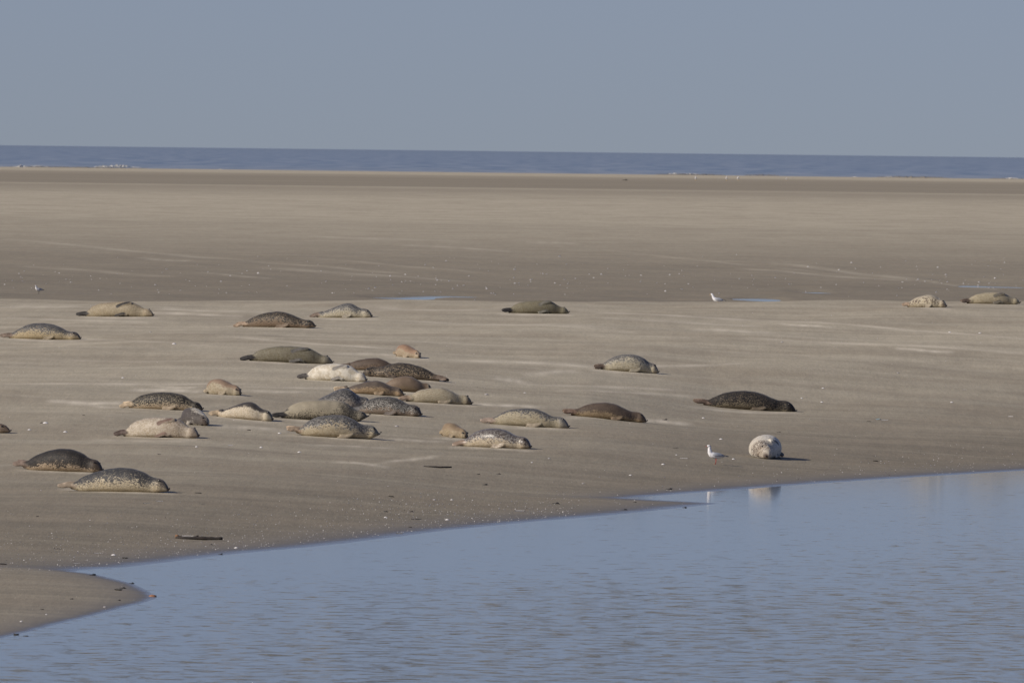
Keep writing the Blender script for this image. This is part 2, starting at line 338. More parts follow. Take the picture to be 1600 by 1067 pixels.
def cinterp(tab, t):
    x = np.array([p[0] for p in tab], float); y = np.array([p[1] for p in tab], float)
    h = np.diff(x); dl = np.diff(y)/h; m = np.zeros(len(x)); m[1:-1] = (dl[:-1]*h[1:]+dl[1:]*h[:-1])/(h[:-1]+h[1:]); m[0] = dl[0]; m[-1] = dl[-1]
    t = np.clip(np.asarray(t, float), 0, 1); i = np.clip(np.searchsorted(x, t)-1, 0, len(x)-2); q = (t-x[i])/h[i]
    return (2*q**3-3*q**2+1)*y[i]+(q**3-2*q**2+q)*h[i]*m[i]+(-2*q**3+3*q**2)*y[i+1]+(q**3-q**2)*h[i]*m[i+1]
def seal_body(L, Hm, prof, tilt, wscale, lying, camside, bend, headup, tailup, tf=1.0, ff=True):
    """x forward (tail 0, nose L), ground z=0. tilt = angle of the back away from upright (deg)"""
    bm = bmesh.new(); n = 44; seg = 24; W = Hm*.60*wscale; rings = []
    ts = np.concatenate([np.linspace(.10, .84, 28), np.linspace(.86, 1.0, 16)])
    top = cinterp(PROF[prof], ts)*Hm; wd = cinterp(WT, ts)*W
    bot = np.where(ts > .88, headup*Hm*((ts-.88)/.12)**1.0*.22, 0)+np.where(ts < .2, tailup*Hm*((.2-ts)/.1)*.12, 0)
    top = np.maximum(top, bot+.03)
    for t, zt_, w_, b_ in zip(ts, top, wd, bot):
        zc = b_+(zt_-b_)*.44; ring = []
        for k in range(seg):
            a = 2*math.pi*k/seg; c, s = math.cos(a), math.sin(a)
            if s >= 0: y = w_*math.copysign(abs(c)**.95, c); z = zc+(zt_-zc)*abs(s)**1.02
            else: y = w_*math.copysign(abs(c)**.62, c); z = zc-(zc-b_)*abs(s)**.72
            ring.append(bm.verts.new((t*L, y, z)))
        rings.append(ring)
    for a, b in zip(rings, rings[1:]):
        for k in range(seg): bm.faces.new((a[k], a[(k+1) % seg], b[(k+1) % seg], b[k]))
    bm.faces.new(rings[0][::-1]); bm.faces.new(rings[-1])
    # muzzle pads
    for sy_ in (-1, 1):
        mm = bmesh.ops.create_icosphere(bm, subdivisions=2, radius=1)
        zz = float(np.interp(.960, ts, (bot+(top-bot)*.42)))
        for v in mm['verts']: v.co = Vector((L*.960+v.co.x*.034, sy_*.022+v.co.y*.030, zz+v.co.z*.030))
    # hind flippers, splayed
    hz = .05+tailup*.08*Hm
    for sy_ in (-1, 1):
        sp_ = .035+.03*random.random(); up_ = random.uniform(.0, .05)+tailup*.05
        fx_ = lambda q: (.17-(.17-q)*tf)*L
        sid = 1.0 if lying else .8
        blade(bm, [(fx_(.19), sy_*.02, .085), (fx_(.13), sy_*.03, hz+.03), (fx_(.085), sy_*(.036+sp_*.3), hz+.02+up_*.3), (fx_(.04), sy_*(.045+sp_*.7), hz*.85+up_*.7), (fx_(.0), sy_*(.05+sp_), hz*.6+up_)],
              [.075, .060, .056, .058, .030], [.06, .036, .026, .020, .013], (0, sid*sy_, .6))
    ix = .68
    th_ = float(cinterp(PROF[prof], ix)*Hm); w1 = float(cinterp(WT, ix)*W)
    fl_c = []; ffs = .85+.5*random.random()
    if not lying:
        for sy_ in (-1, 1):
            k_ = ffs; pts = [(.70*L, sy_*w1*.90, .26*th_), ((.70-.03*k_)*L, sy_*(w1*.99), .17*th_), ((.70-.07*k_)*L, sy_*(w1*1.04), .09*th_), ((.70-.11*k_)*L, sy_*(w1*1.07), .035), ((.70-.14*k_)*L, sy_*(w1*1.08), .022)]
            (blade(bm, pts, [.030, .036, .036, .030, .016], [.026, .024, .020, .016, .012], (0, sy_*.9, .55)), fl_c.append(pts)) if ff or sy_ != camside else None
    else:
        s0 = camside
        pts = [(.73*L, s0*w1*.40, .90*th_), (.70*L, s0*w1*.55, .93*th_), (.65*L, s0*w1*.68, .88*th_), (.60*L, s0*w1*.78, .80*th_), (.565*L, s0*w1*.84, .72*th_)]
        blade(bm, pts, [.045, .055, .055, .048, .028], [.03, .026, .024, .02, .013], (0, s0*.55, .85)); fl_c.append(pts)
        pts = [(.69*L, s0*w1*.80, .14*th_), (.64*L, s0*(w1*1.0), .07), (.58*L, s0*(w1*1.12), .04), (.53*L, s0*(w1*1.16), .03)]
        blade(bm, pts, [.045, .052, .05, .028], [.026, .022, .018, .013], (0, s0*.3, 1)); fl_c.append(pts)
    tmp = bpy.data.meshes.new('tmp'); bm.to_mesh(tmp); bm.free()
    o = bpy.data.objects.new('tmp', tmp); COL.objects.link(o)
    md = o.modifiers.new('r', 'REMESH'); md.mode = 'VOXEL'; md.voxel_size = .0115
    ms = o.modifiers.new('s', 'SMOOTH'); ms.factor = .5; ms.iterations = 5
    dg = bpy.context.evaluated_depsgraph_get(); me = bpy.data.meshes.new_from_object(o.evaluated_get(dg))
    bpy.data.objects.remove(o); bpy.data.meshes.remove(tmp)
    v = np.empty(len(me.vertices)*3, np.float32); me.vertices.foreach_get('co', v); v = v.reshape(-1, 3).astype(float)
    t = np.clip(v[:, 0]/L, 0, 1)
    tp = cinterp(PROF[prof], t)*Hm; wv_ = np.maximum(cinterp(WT, t)*W, .02)
    zc = tp*.44; nz = np.clip(np.where(v[:, 2] > zc, (v[:, 2]-zc)/np.maximum(tp-zc, .02), (v[:, 2]-zc)/np.maximum(zc, .02)), -1.2, 1.2)
    ny = np.clip(v[:, 1]/wv_, -1.2, 1.2); ph = math.radians(tilt)     # dorsal direction leans to -camside when tilt>0
    dors = nz*math.cos(ph)-ny*camside*math.sin(ph)
    flm = np.where(t < .125, 1.0, 0)
    flm = 1-sstep(.13-.09*(1-tf), .17-.09*(1-tf), t+.02*np.sin(v[:, 2]*60)); ffm = np.zeros(len(v))
    for pts in fl_c:
        dd = np.full(len(v), 9.)
        for a, b in zip(pts, pts[1:]):
            a = np.array(a); b = np.array(b); ab = b-a; q = np.clip(((v-a)@ab)/(ab@ab), 0, 1); dd = np.minimum(dd, np.linalg.norm(v-(a+q[:, None]*ab), axis=1))
        first = sstep(.0, .07, np.abs(v[:, 0]-pts[0][0]))
        ffm = np.maximum(ffm, (1-sstep(.035, .055, dd))*first)
    # folds and slight lumps
    v[:, 2] += (.004*np.sin(v[:, 0]*9+v[:, 1]*7+L*40)+.0015*np.sin(v[:, 0]*31+2))*sstep(.05, .2, v[:, 2])*(1-sstep(.8, .9, t))
    v[:, 1] += .003*np.sin(v[:, 0]*11+v[:, 2]*9)*(1-sstep(.8, .9, t))
    crease = np.exp(-((t-.80)/.012)**2)+.7*np.exp(-((t-.775)/.01)**2)
    v[:, 1] *= 1-.012*crease
    bx_ = lambda t_: bend*L*(max(0, t_-.45))**2*1.6
    v[:, 1] += bend*L*np.maximum(0, t-.45)**2*1.6+random.uniform(-.05, .05)*L*np.maximum(0, .4-t)
    v[:, 2] -= .012
    me.vertices.foreach_set('co', v.astype(np.float32).ravel()); me.update()
    fattr(me, 'dors', dors); fattr(me, 'along', t); fattr(me, 'fl', flm); fattr(me, 'ff', ffm); smooth(me)
    # anchors for eyes and nose
    ph_s = -camside*ph; e = []
    te = .928; tpe = float(cinterp(PROF[prof], te)*Hm); be = headup*Hm*.22*(te-.88)/.12; we = float(cinterp(WT, te)*W)
    for sgn in (-1, 1):
        a = math.pi/2-ph_s*1.0+sgn*R(52); c, s = math.cos(a), math.sin(a)
        zc_ = be+(tpe-be)*.44; z = zc_+((tpe-zc_)*s if s > 0 else (zc_-be)*s)
        e.append((Vector((te*L, we*c*1.02+bx_(te), z-.012)), Vector((0, c, s))))
    nzp = float(bot[-1]+(top[-1]-bot[-1])*.62)
    return me, e, Vector((L*1.004, bx_(1), nzp+.006))
def ell_mesh(name, rx, ry, rz, sub=2):
    bm = bmesh.new(); bmesh.ops.create_icosphere(bm, subdivisions=sub, radius=1)
    for v in bm.verts: v.co = Vector((v.co.x*rx, v.co.y*ry, v.co.z*rz))
    me = bpy.data.meshes.new(name); bm.to_mesh(me); bm.free(); smooth(me); return me
CREAM=(.50,.44,.31); WHITE=(.58,.545,.455); BEIGE=(.31,.268,.185); TAN=(.27,.212,.14); ORANGE=(.25,.16,.10); GREY=(.16,.155,.145)
LGREY=(.30,.29,.26); DARK=(.020,.018,.016); DGREY=(.060,.058,.056); BROWN=(.085,.062,.045); OLIVE=(.20,.185,.13); MBROWN=(.17,.125,.085); PINK=(.25,.195,.15)
g = N('seal_eye'); g.set(g.b.inputs['Base Color'], (.006, .005, .005)); g.set(g.b.inputs['Roughness'], .15); EYE = g.m
g = N('seal_nose'); g.set(g.b.inputs['Base Color'], (.018, .015, .014)); g.set(g.b.inputs['Roughness'], .4); NOSE = g.m
def seal_mat(i, back, belly, lo=-.35, hi=.25, k1=1.5, k2=1.0, fleck=(CREAM, .5, .56), spot=(DARK, .3, .62), flip=BROWN, face=None, rough=.62, spot_scale=None, blotch=None, ffc=None):
    q_ = .80; back = tuple(c_*q_ for c_ in back); belly = tuple(c_*(q_+.08) for c_ in belly)
    g = N('seal_fur_%d' % i); spot_scale = spot_scale or (29+(i*7.3) % 19)
    dors, al, fl = g.attr('dors'), g.attr('along'), g.attr('fl'); md_ = (lo+hi)/2; hw_ = (hi-lo)*.28; lo, hi = md_-hw_, md_+hw_
    c = g.coord('Object', loc=(i*3.1, i*1.7, 0)); cl = g.coord('Object', scale=(.75, 1, 1), loc=(i*2.3, i*5.7, 3))
    n1 = g.noise(c, 3.2, 3, .55, .3); n2 = g.noise(cl, spot_scale, 3, .6, .5); n3 = g.noise(cl, spot_scale*1.45, 2, .6, .8); n4 = g.noise(c, spot_scale*1.1, 2, .55, .6); n5 = g.noise(c, 9, 3, .6)
    f = g.math('ADD', dors, g.math('ADD', g.math('MULTIPLY', g.math('SUBTRACT', n1, .5), k1), g.math('MULTIPLY', g.math('SUBTRACT', n2, .5), k2*3.0)))
    m = g.rng(f, lo, hi)
    bk = g.mix(g.rng(n5, .35, .7), back, tuple(min(1, q*1.2+.004) for q in back))
    bl = g.mix(g.rng(n2, .44, .60), tuple(min(.8, q*1.04) for q in belly), tuple(q*r for q, r in zip(belly, (.78, .74, .67))))
    bl = g.mix(g.rng(n5, .35, .7, 0, .5), bl, tuple(q*.72 for q in belly))
    sm = g.math('MULTIPLY', g.rng(n4, spot[2]-.06, spot[2]-.01), g.math('MULTIPLY', g.rng(dors, -1.1, .4, .25, 1.0), spot[1]*1.4), clamp=True)
    bl = g.mix(sm, bl, spot[0])
    fm = g.math('MULTIPLY', g.rng(n3, fleck[2]+.008, fleck[2]+.05), g.math('MULTIPLY', g.rng(g.math('ADD', dors, g.math('MULTIPLY', n1, .6)), -.2, 1.3, 1.0, .35), fleck[1]*1.15), clamp=True)
    bk = g.mix(fm, bk, fleck[0])
    base = g.mix(m, bl, bk)
    if blotch:      # (colour, where along 0..1, half width, amount, dors lo, dors hi)
        colb, a0, a1, am, d0, d1 = blotch
        q = g.math('ADD', g.math('ABSOLUTE', g.math('SUBTRACT', al, a0)), g.math('MULTIPLY', g.math('SUBTRACT', n2, .5), a1*1.5))
        q = g.math('MULTIPLY', g.rng(q, a1, a1*.6), g.math('MULTIPLY', am, g.rng(n3, .42, .53, .12, 1.0))); q = g.math('MULTIPLY', q, g.rng(g.math('ADD', dors, g.math('MULTIPLY', g.math('SUBTRACT', n1, .5), .6)), d0, d1))
        base = g.mix(q, base, colb)
    # tail flippers and fore flippers take their own colours
    base = g.mix(fl, base, g.mix(g.rng(n5, .4, .7), flip, tuple(min(1, q*1.9+.02) for q in flip)))
    ffc = ffc or tuple((a*.55+b*.45)*.72 for a, b in zip(belly, flip))
    base = g.mix(g.attr('ff'), base, g.mix(g.rng(n5, .35, .7), ffc, tuple(q*1.4+.01 for q in ffc)))
    if face: base = g.mix(g.math('MULTIPLY', g.rng(g.math('ADD', al, g.math('MULTIPLY', g.math('SUBTRACT', n1, .5), .08)), .85, .96), face[1]*.72), base, face[0])  # head tint: coat tone, on the light beige seal also painted shade
    base = g.mix(g.rng(al, .982, .995), base, (.10, .075, .055))
    g.set(g.b.inputs['Base Color'], base); g.set(g.b.inputs['Roughness'], rough); g.b.inputs['Specular IOR Level'].default_value = .25; g.b.inputs['Sheen Weight'].default_value = .09; g.b.inputs['Sheen Roughness'].default_value = .4
    nb = g.noise(g.coord('Object', scale=(.4, 1, 1)), 90, 2, .6)
    g.set(g.b.inputs['Normal'], g.bump(g.math('ADD', nb, n2), .35, .006))
    return g.m
seal_i = 0
def seal(label, xl, xr, yl, yr, hp, prof='A', head='R', tilt=0, lying=False, ws=1.0, yaw=None, L=None, bend=-.05, headup=.35, tailup=0, maxyaw=24, eyes=True, tf=None, cside=None, ff=True, **mk):
    """xl,xr,yl,yr: base line in photograph pixels; hp: height in pixels"""
    global seal_i
    a = ground(xl, yl); b = ground(xr, yr); mid = (a+b)/2; s = F/mid.y
    if yaw is None:
        y = math.atan2(b.y-a.y, b.x-a.x); y = max(-R(maxyaw), min(R(4), y)); Lr = (b.x-a.x)/math.cos(y)
        mid = ground((xl+xr)/2, (yl+yr)/2)
    else:
        y = R(yaw); Lr = L; mid = ground((xl+xr)/2, max(yl, yr))
        ext = abs(math.sin(y))*Lr/2; mid = Vector((mid.x*(mid.y+ext)/mid.y, mid.y+ext, gz(mid.x, mid.y+ext)))
    if head == 'L': y += math.pi
    cs = 1 if head == 'L' else -1
    if cside: cs = cside
    if tf is None: tf = .35 if prof == 'P' else 1.0
    Hm = hp/s
    me, eyes_, nose = seal_body(Lr, Hm, prof, tilt, ws, lying, cs, bend*(1 if head == 'L' else 1), headup, tailup, tf, ff)
    seal_i += 1
    root = bpy.data.objects.new('harbour_seal', None); COL.objects.link(root); root.empty_display_size = .3
    tag(root, label, 'seal', 'seals hauled out on the sandbank')
    nrm = gnormal(mid.x, mid.y); fx = Vector((math.cos(y), math.sin(y), 0)); fx = (fx-nrm*fx.dot(nrm)).normalized(); fy = nrm.cross(fx)
    org = Vector((mid.x, mid.y, gz(mid.x, mid.y)))-fx*Lr/2
    mw = Matrix.Identity(4)
    for i in range(3): mw[i][0] = fx[i]; mw[i][1] = fy[i]; mw[i][2] = nrm[i]; mw[i][3] = org[i]
    root.matrix_world = mw
    bo = link('body', me, seal_mat(seal_i, **mk), root)
    if eyes:
        for p, nn in eyes_:
            eo = link('eye', ell_mesh('eye', .023, .016, .015), EYE, root); eo.location = p; eo.rotation_euler = nn.to_track_quat('Y', 'Z').to_euler()
    no = link('nose', ell_mesh('nose', .012, .020, .015), NOSE, root); no.location = nose
    print('SEAL %2d L=%.2f H=%.2f yaw=%.0f D=%.0f z=%.2f | %s' % (seal_i, Lr, Hm, math.degrees(y), mid.y, mid.z, label[:40]))
    return root
S = seal
# back row along the crest
S('beige seal on its side with dark flipper raised, near left end of the crest', 122,240,493,496,24,'C',tilt=75,lying=True,ws=.95, back=OLIVE,belly=BEIGE,lo=.2,hi=1.0,spot=(MBROWN,.5,.56),flip=DARK,face=(TAN,.5),ffc=DARK)
S('grey mottled seal with yellowish belly, cut close to the left edge, below the crest', 2,127,528,531.5,26,'F',tilt=10, back=DGREY,belly=(.36,.30,.19),lo=-.2,hi=.5,fleck=(LGREY,.6,.53),flip=BROWN,face=(BROWN,.5))
S('dark brown blotched seal with pale rim on its back, left of a pale speckled one', 368,495,509.5,513,25,'F',tilt=15, back=DARK,belly=MBROWN,lo=-.6,hi=.1,fleck=(TAN,.8,.52),flip=MBROWN,face=(DARK,.4),bend=-.08)
S('pale seal with grey speckled hump lying close behind the dark brown blotched one', 487,582,494.5,498,23,'E',tilt=20, back=DGREY,belly=(.42,.385,.29),lo=-.3,hi=.45,fleck=(LGREY,.8,.50),spot=(DGREY,.5,.56),flip=BROWN,face=(BEIGE,.5))
S('smooth olive seal with dark tail flippers, alone on the crest at the middle', 784,889,489,490.5,21,'C',tilt=80,lying=True,ws=.95, back=OLIVE,belly=(.19,.172,.115),lo=.1,hi=1.0,k2=.3,fleck=(OLIVE,.1,.6),spot=(OLIVE,.1,.6),flip=DARK,face=(OLIVE,.6),ffc=(.10,.095,.075),headup=.4)
S('cream seal with dense dark spots on the crest, beside a plain beige one', 1409,1482,478.5,481.5,20,'A',tilt=30, back=(.34,.30,.225),belly=(.44,.395,.29),lo=-.2,hi=.6,fleck=(CREAM,.6,.52),spot=(BROWN,1.0,.535),flip=MBROWN,face=(TAN,.5),spot_scale=22)
S('plain beige seal at the far right end of the crest, snout lifted', 1501,1594,474,475.5,18.5,'C',tilt=75,lying=True, back=OLIVE,belly=(.37,.325,.225),lo=.1,hi=1.0,k2=.3,spot=(BEIGE,.1,.6),flip=BROWN,face=(OLIVE,.5),ffc=(.10,.09,.07),headup=.5)
# second row
S('long smooth grey-olive seal on its side with blackish tail flippers', 375,521,563,569,26,'C',tilt=70,lying=True, back=(.10,.098,.088),belly=(.185,.168,.118),lo=-.2,hi=.9,k1=.7,k2=.3,fleck=(OLIVE,.2,.6),spot=(OLIVE,.1,.6),flip=DARK,face=(GREY,.4),ffc=(.085,.08,.07),headup=.5)
S('plain dark brown seal mostly hidden behind the white seal and the dark mottled one', 528,625,577,580,20,'A',ff=False, back=BROWN,belly=MBROWN,lo=-.6,hi=.2,fleck=(MBROWN,.3,.6),flip=BROWN)
S('white seal lying on its side, belly to the viewer, with one grey flipper on top', 467,574,591.5,597,27,'C',tilt=85,lying=True,ws=1.0, back=(.40,.38,.31),belly=WHITE,lo=.2,hi=1.0,k2=.2,fleck=(WHITE,.2,.6),spot=(GREY,.35,.68),flip=(.045,.04,.036),face=(TAN,.35),ffc=(.13,.12,.105),spot_scale=14)
S('dark seal with fine cream mottling, head to the left and tail flippers to the right', 566,700,587,596,25,'B',head='L',tilt=0, back=DARK,belly=(.11,.085,.06),lo=-.8,hi=0.0,fleck=(TAN,.85,.50),flip=BROWN,bend=.05,maxyaw=12)
S('small orange-beige seal pup alone above the middle group', 611,661,558,559,20,'P',yaw=-52,L=.92,ws=.9, back=ORANGE,belly=(.34,.275,.19),lo=-.1,hi=.7,k2=.3,fleck=(TAN,.2,.6),spot=(MBROWN,.2,.6),flip=TAN,face=(CREAM,.5))
S('smooth brown seal with a pale spot behind its head, second row of the middle group', 588,676,610,613,25,'B',tilt=0,ff=False, back=MBROWN,belly=(.20,.15,.095),lo=-.6,hi=.3,k2=.3,fleck=(MBROWN,.2,.6),flip=MBROWN,face=(BROWN,.6),blotch=(CREAM,.93,.035,.8,.1,.6))
S('brown-backed seal with tan belly, lying in front of the smooth brown seal', 521,632,613,618.5,23,'E',tilt=10, back=(.11,.088,.068),belly=(.38,.28,.17),lo=-.4,hi=.5,k2=.35,fleck=(MBROWN,.4,.56),flip=TAN,face=(MBROWN,.6),bend=-.10)
S('light beige seal with a shaded face at the right end of the middle group', 622,738,627,632.5,25,'B',tilt=60, back=(.31,.275,.205),belly=(.36,.32,.23),lo=-.2,hi=.6,k2=.5,fleck=(BEIGE,.3,.6),spot=(MBROWN,.25,.6),flip=MBROWN,face=(BROWN,.95),blotch=(BROWN,.62,.06,.5,-.2,.2))  # brown face tint paints the shade on the head turned from the sun
S('grey speckled humped seal wedged between the beige spotted seal and the blunt dark one', 474,582,636,641,33,'E',tilt=-5, back=DGREY,belly=(.34,.30,.25),lo=-.3,hi=.6,fleck=(LGREY,.9,.50),flip=BROWN,rough=.38)
S('dark heavily mottled seal with a big blunt head, resting right of the middle group', 545,660,644,651,29,'B',tilt=0,ws=1.05, back=DARK,belly=(.17,.135,.105),lo=-.6,hi=.2,fleck=(LGREY,.95,.49),flip=DGREY,face=(BROWN,.6))
S('beige seal with dark blotched flank and dark raised head, tail touching a smaller seal', 424,577,653,660,33,'C',tilt=5,lying=False,ws=.95, back=(.30,.265,.19),belly=(.05,.045,.036),lo=-.55,hi=.05,k2=1.1,fleck=(DGREY,.5,.60),spot=(BEIGE,.9,.55),flip=DARK,face=(DGREY,.8),blotch=(DARK,.86,.20,.8,-1.3,-1.2),headup=1.5)
S('pale yellowish seal with grey speckled back and open dark eye, front of the middle group', 447,594,679,687,36,'B',tilt=8,headup=1.2,tailup=1.0, back=DGREY,belly=(.43,.37,.255),lo=-.3,hi=.5,fleck=(LGREY,.9,.49),spot=(MBROWN,.25,.62),flip=(.25,.19,.13),face=(OLIVE,.5))
S('dark-backed seal with a creamy white flank, just left of the middle group', 329,428,650,658.5,28,'E',tilt=20,ff=False, back=(.05,.044,.04),belly=(.52,.46,.35),lo=-.05,hi=.6,k2=.25,fleck=(MBROWN,.3,.58),flip=TAN,face=(OLIVE,.75),bend=-.08)
S('tan seal pup with a reddish patch on its back, above the black speckled seal', 315,380,616,617,25,'P',yaw=-38,L=.93,ws=.9, back=(.22,.155,.105),belly=(.34,.295,.21),lo=0,hi=.8,k2=.3,fleck=(TAN,.2,.6),spot=(MBROWN,.2,.6),flip=TAN,face=(OLIVE,.35))
S('black speckled seal with its head hidden behind a small grey and white one', 189,318,636,642,27,'C',tilt=0, back=DARK,belly=(.36,.29,.20),lo=-.65,hi=.05,fleck=(BEIGE,.9,.52),flip=TAN,face=(DARK,.7),bend=-.05)
S('small white-topped seal with a dark grey flank, curled between two larger seals', 278,327,665,665,27,'P',yaw=-58,L=1.0,tilt=-80,ws=1.0, back=(.07,.06,.052),belly=(.56,.52,.43),lo=.1,hi=.9,k2=.5,fleck=(LGREY,.3,.56),flip=BROWN,face=(BROWN,.7))
S('cream and brown speckled seal on its side with dark brown tail flippers, left group', 182,311,679,687,32,'C',tilt=80,lying=True,ws=1.0, back=(.33,.28,.21),belly=(.47,.42,.335),lo=0,hi=.9,k2=.8,fleck=(CREAM,.5,.52),spot=(MBROWN,.7,.56),flip=(.05,.034,.026),face=(MBROWN,.7),ffc=(.12,.08,.06),blotch=(MBROWN,.74,.14,.55,-1.4,-1.2))
S('dark brown seal cut off by the left edge, only its head in sight', -130,15,671,680,24,'B',tilt=0, back=BROWN,belly=MBROWN,lo=-.6,hi=.1,fleck=(TAN,.6,.54),flip=BROWN,face=(BROWN,.6))
# front left
S('black-backed seal with a pale throat, rear one of the two at the front left', 24,161,732,739,36,'A',tilt=5,tailup=.8,ff=False, back=DARK,belly=(.33,.26,.18),lo=-.65,hi=-.1,k2=.7,fleck=(TAN,.35,.58),flip=(.10,.073,.055),face=(MBROWN,.45))
S('large seal with charcoal back and cream speckled belly, nearest one at the front left', 97,264,764,771,38,'A',tilt=12,tailup=.8,ff=False, back=(.040,.041,.043),belly=(.43,.375,.265),lo=-.35,hi=.25,k2=1.0,fleck=(CREAM,.45,.57),spot=(DGREY,.6,.55),flip=(.20,.16,.115),face=(TAN,.45))
# right of centre
S('tan seal pup huddled beside the tail of the shiny grey seal', 687,729,684,684,23,'P',yaw=-50,L=.80,ws=.9, back=(.23,.17,.105),belly=(.32,.26,.17),lo=-.2,hi=.8,k2=.2,fleck=(TAN,.2,.6),spot=(MBROWN,.2,.6),flip=MBROWN,face=(OLIVE,.4))
S('shiny grey seal with brown head, tail pointing at the tan pup', 710,831,695,703,31,'B',tilt=10,rough=.30, back=(.075,.062,.056),belly=(.45,.39,.29),lo=-.4,hi=.2,k2=.9,fleck=(LGREY,1.0,.50),flip=(.20,.15,.11),face=(BROWN,.7))
S('beige seal with grey spotted back and pinkish tail, right of the middle group', 752,890,661.5,670,29,'B',tilt=25, back=DGREY,belly=(.34,.30,.21),lo=-.15,hi=.55,k2=.8,fleck=(LGREY,.7,.51),spot=(DGREY,.3,.66),flip=PINK,face=(GREY,.8))
S('plain brown seal with golden cheek, tail end level with the spotted beige seal', 879,1010,650,658,26,'B',tilt=5, back=BROWN,belly=(.27,.205,.125),lo=-.6,hi=.2,k2=.5,fleck=(TAN,.4,.58),flip=(.12,.08,.055),face=(MBROWN,.6))
S('grey speckled seal with pale cream underside, alone right of the middle', 928,1029,577,583.5,28,'A',tilt=20, back=(.10,.095,.085),belly=(.45,.41,.30),lo=-.3,hi=.5,k2=.8,fleck=(LGREY,.9,.50),spot=(GREY,.4,.58),flip=BROWN,face=(MBROWN,.5))
S('long black seal with fine light flecks, alone at the right of the bank', 1083,1243,635.5,643.5,30,'B',tilt=5,tailup=.6, back=DARK,belly=(.20,.17,.115),lo=-.75,hi=-.1,fleck=(TAN,.6,.55),flip=(.12,.085,.06),face=(DARK,.8))
S('round white seal with brown speckled face seen end on near the water', 1168,1222,717,717,37,'G',yaw=-110,L=1.40,tilt=75,ws=1.12,lying=True,cside=1,maxyaw=0, back=(.45,.40,.32),belly=(.70,.67,.58),lo=.1,hi=1.2,k2=.8,fleck=(WHITE,.7,.50),spot=(BROWN,.3,.60),flip=(.07,.06,.05),ffc=(.05,.045,.04),face=(MBROWN,.35),blotch=(BROWN,.86,.13,.95,-1.0,.1),bend=.38)

# ------------------------------------------------------------------ gulls
def plain(name, col, rough=.6, var=.12, scale=30):
    g = N(name); n_ = g.noise(g.coord('Object'), scale, 3, .6)
    g.set(g.b.inputs['Base Color'], g.mix(g.rng(n_, .3, .7), col, tuple(q*(1-var*2) for q in col))); g.set(g.b.inputs['Roughness'], rough); return g.m
WF = plain('white_feathers', (.78, .78, .78)); GF = plain('grey_feathers', (.33, .35, .38)); BF = plain('black_feathers', (.025, .025, .028)); RB = plain('red_bill', (.35, .07, .05)); YB = plain('yellow_bill', (.62, .42, .12)); DS = plain('dark_smudge', (.06, .06, .06))
def tube(bm, pts, rad, seg=10, flat=1.0):
    rings = []
    for i, p in enumerate(pts):
        p = Vector(p); q = (Vector(pts[min(i+1, len(pts)-1)])-Vector(pts[max(i-1, 0)])).normalized()
        s = q.cross(Vector((0, 1, 0))); s.normalize(); n = Vector((0, 1, 0))
        r = rad[i]; rings.append([bm.verts.new(p+n*r*flat*math.cos(2*math.pi*k/seg)+s*r*math.sin(2*math.pi*k/seg)) for k in range(seg)])
    for a, b in zip(rings, rings[1:]):
        for k in range(seg): bm.faces.new((a[k], a[(k+1) % seg], b[(k+1) % seg], b[k]))
    bm.faces.new(rings[0][::-1]); bm.faces.new(rings[-1])
def bmesh_obj(name, fn, mat, parent):
    bm = bmesh.new(); fn(bm); bmesh.ops.recalc_face_normals(bm, faces=bm.faces); me = bpy.data.meshes.new(name); bm.to_mesh(me); bm.free(); smooth(me); return link(name, me, mat, parent)
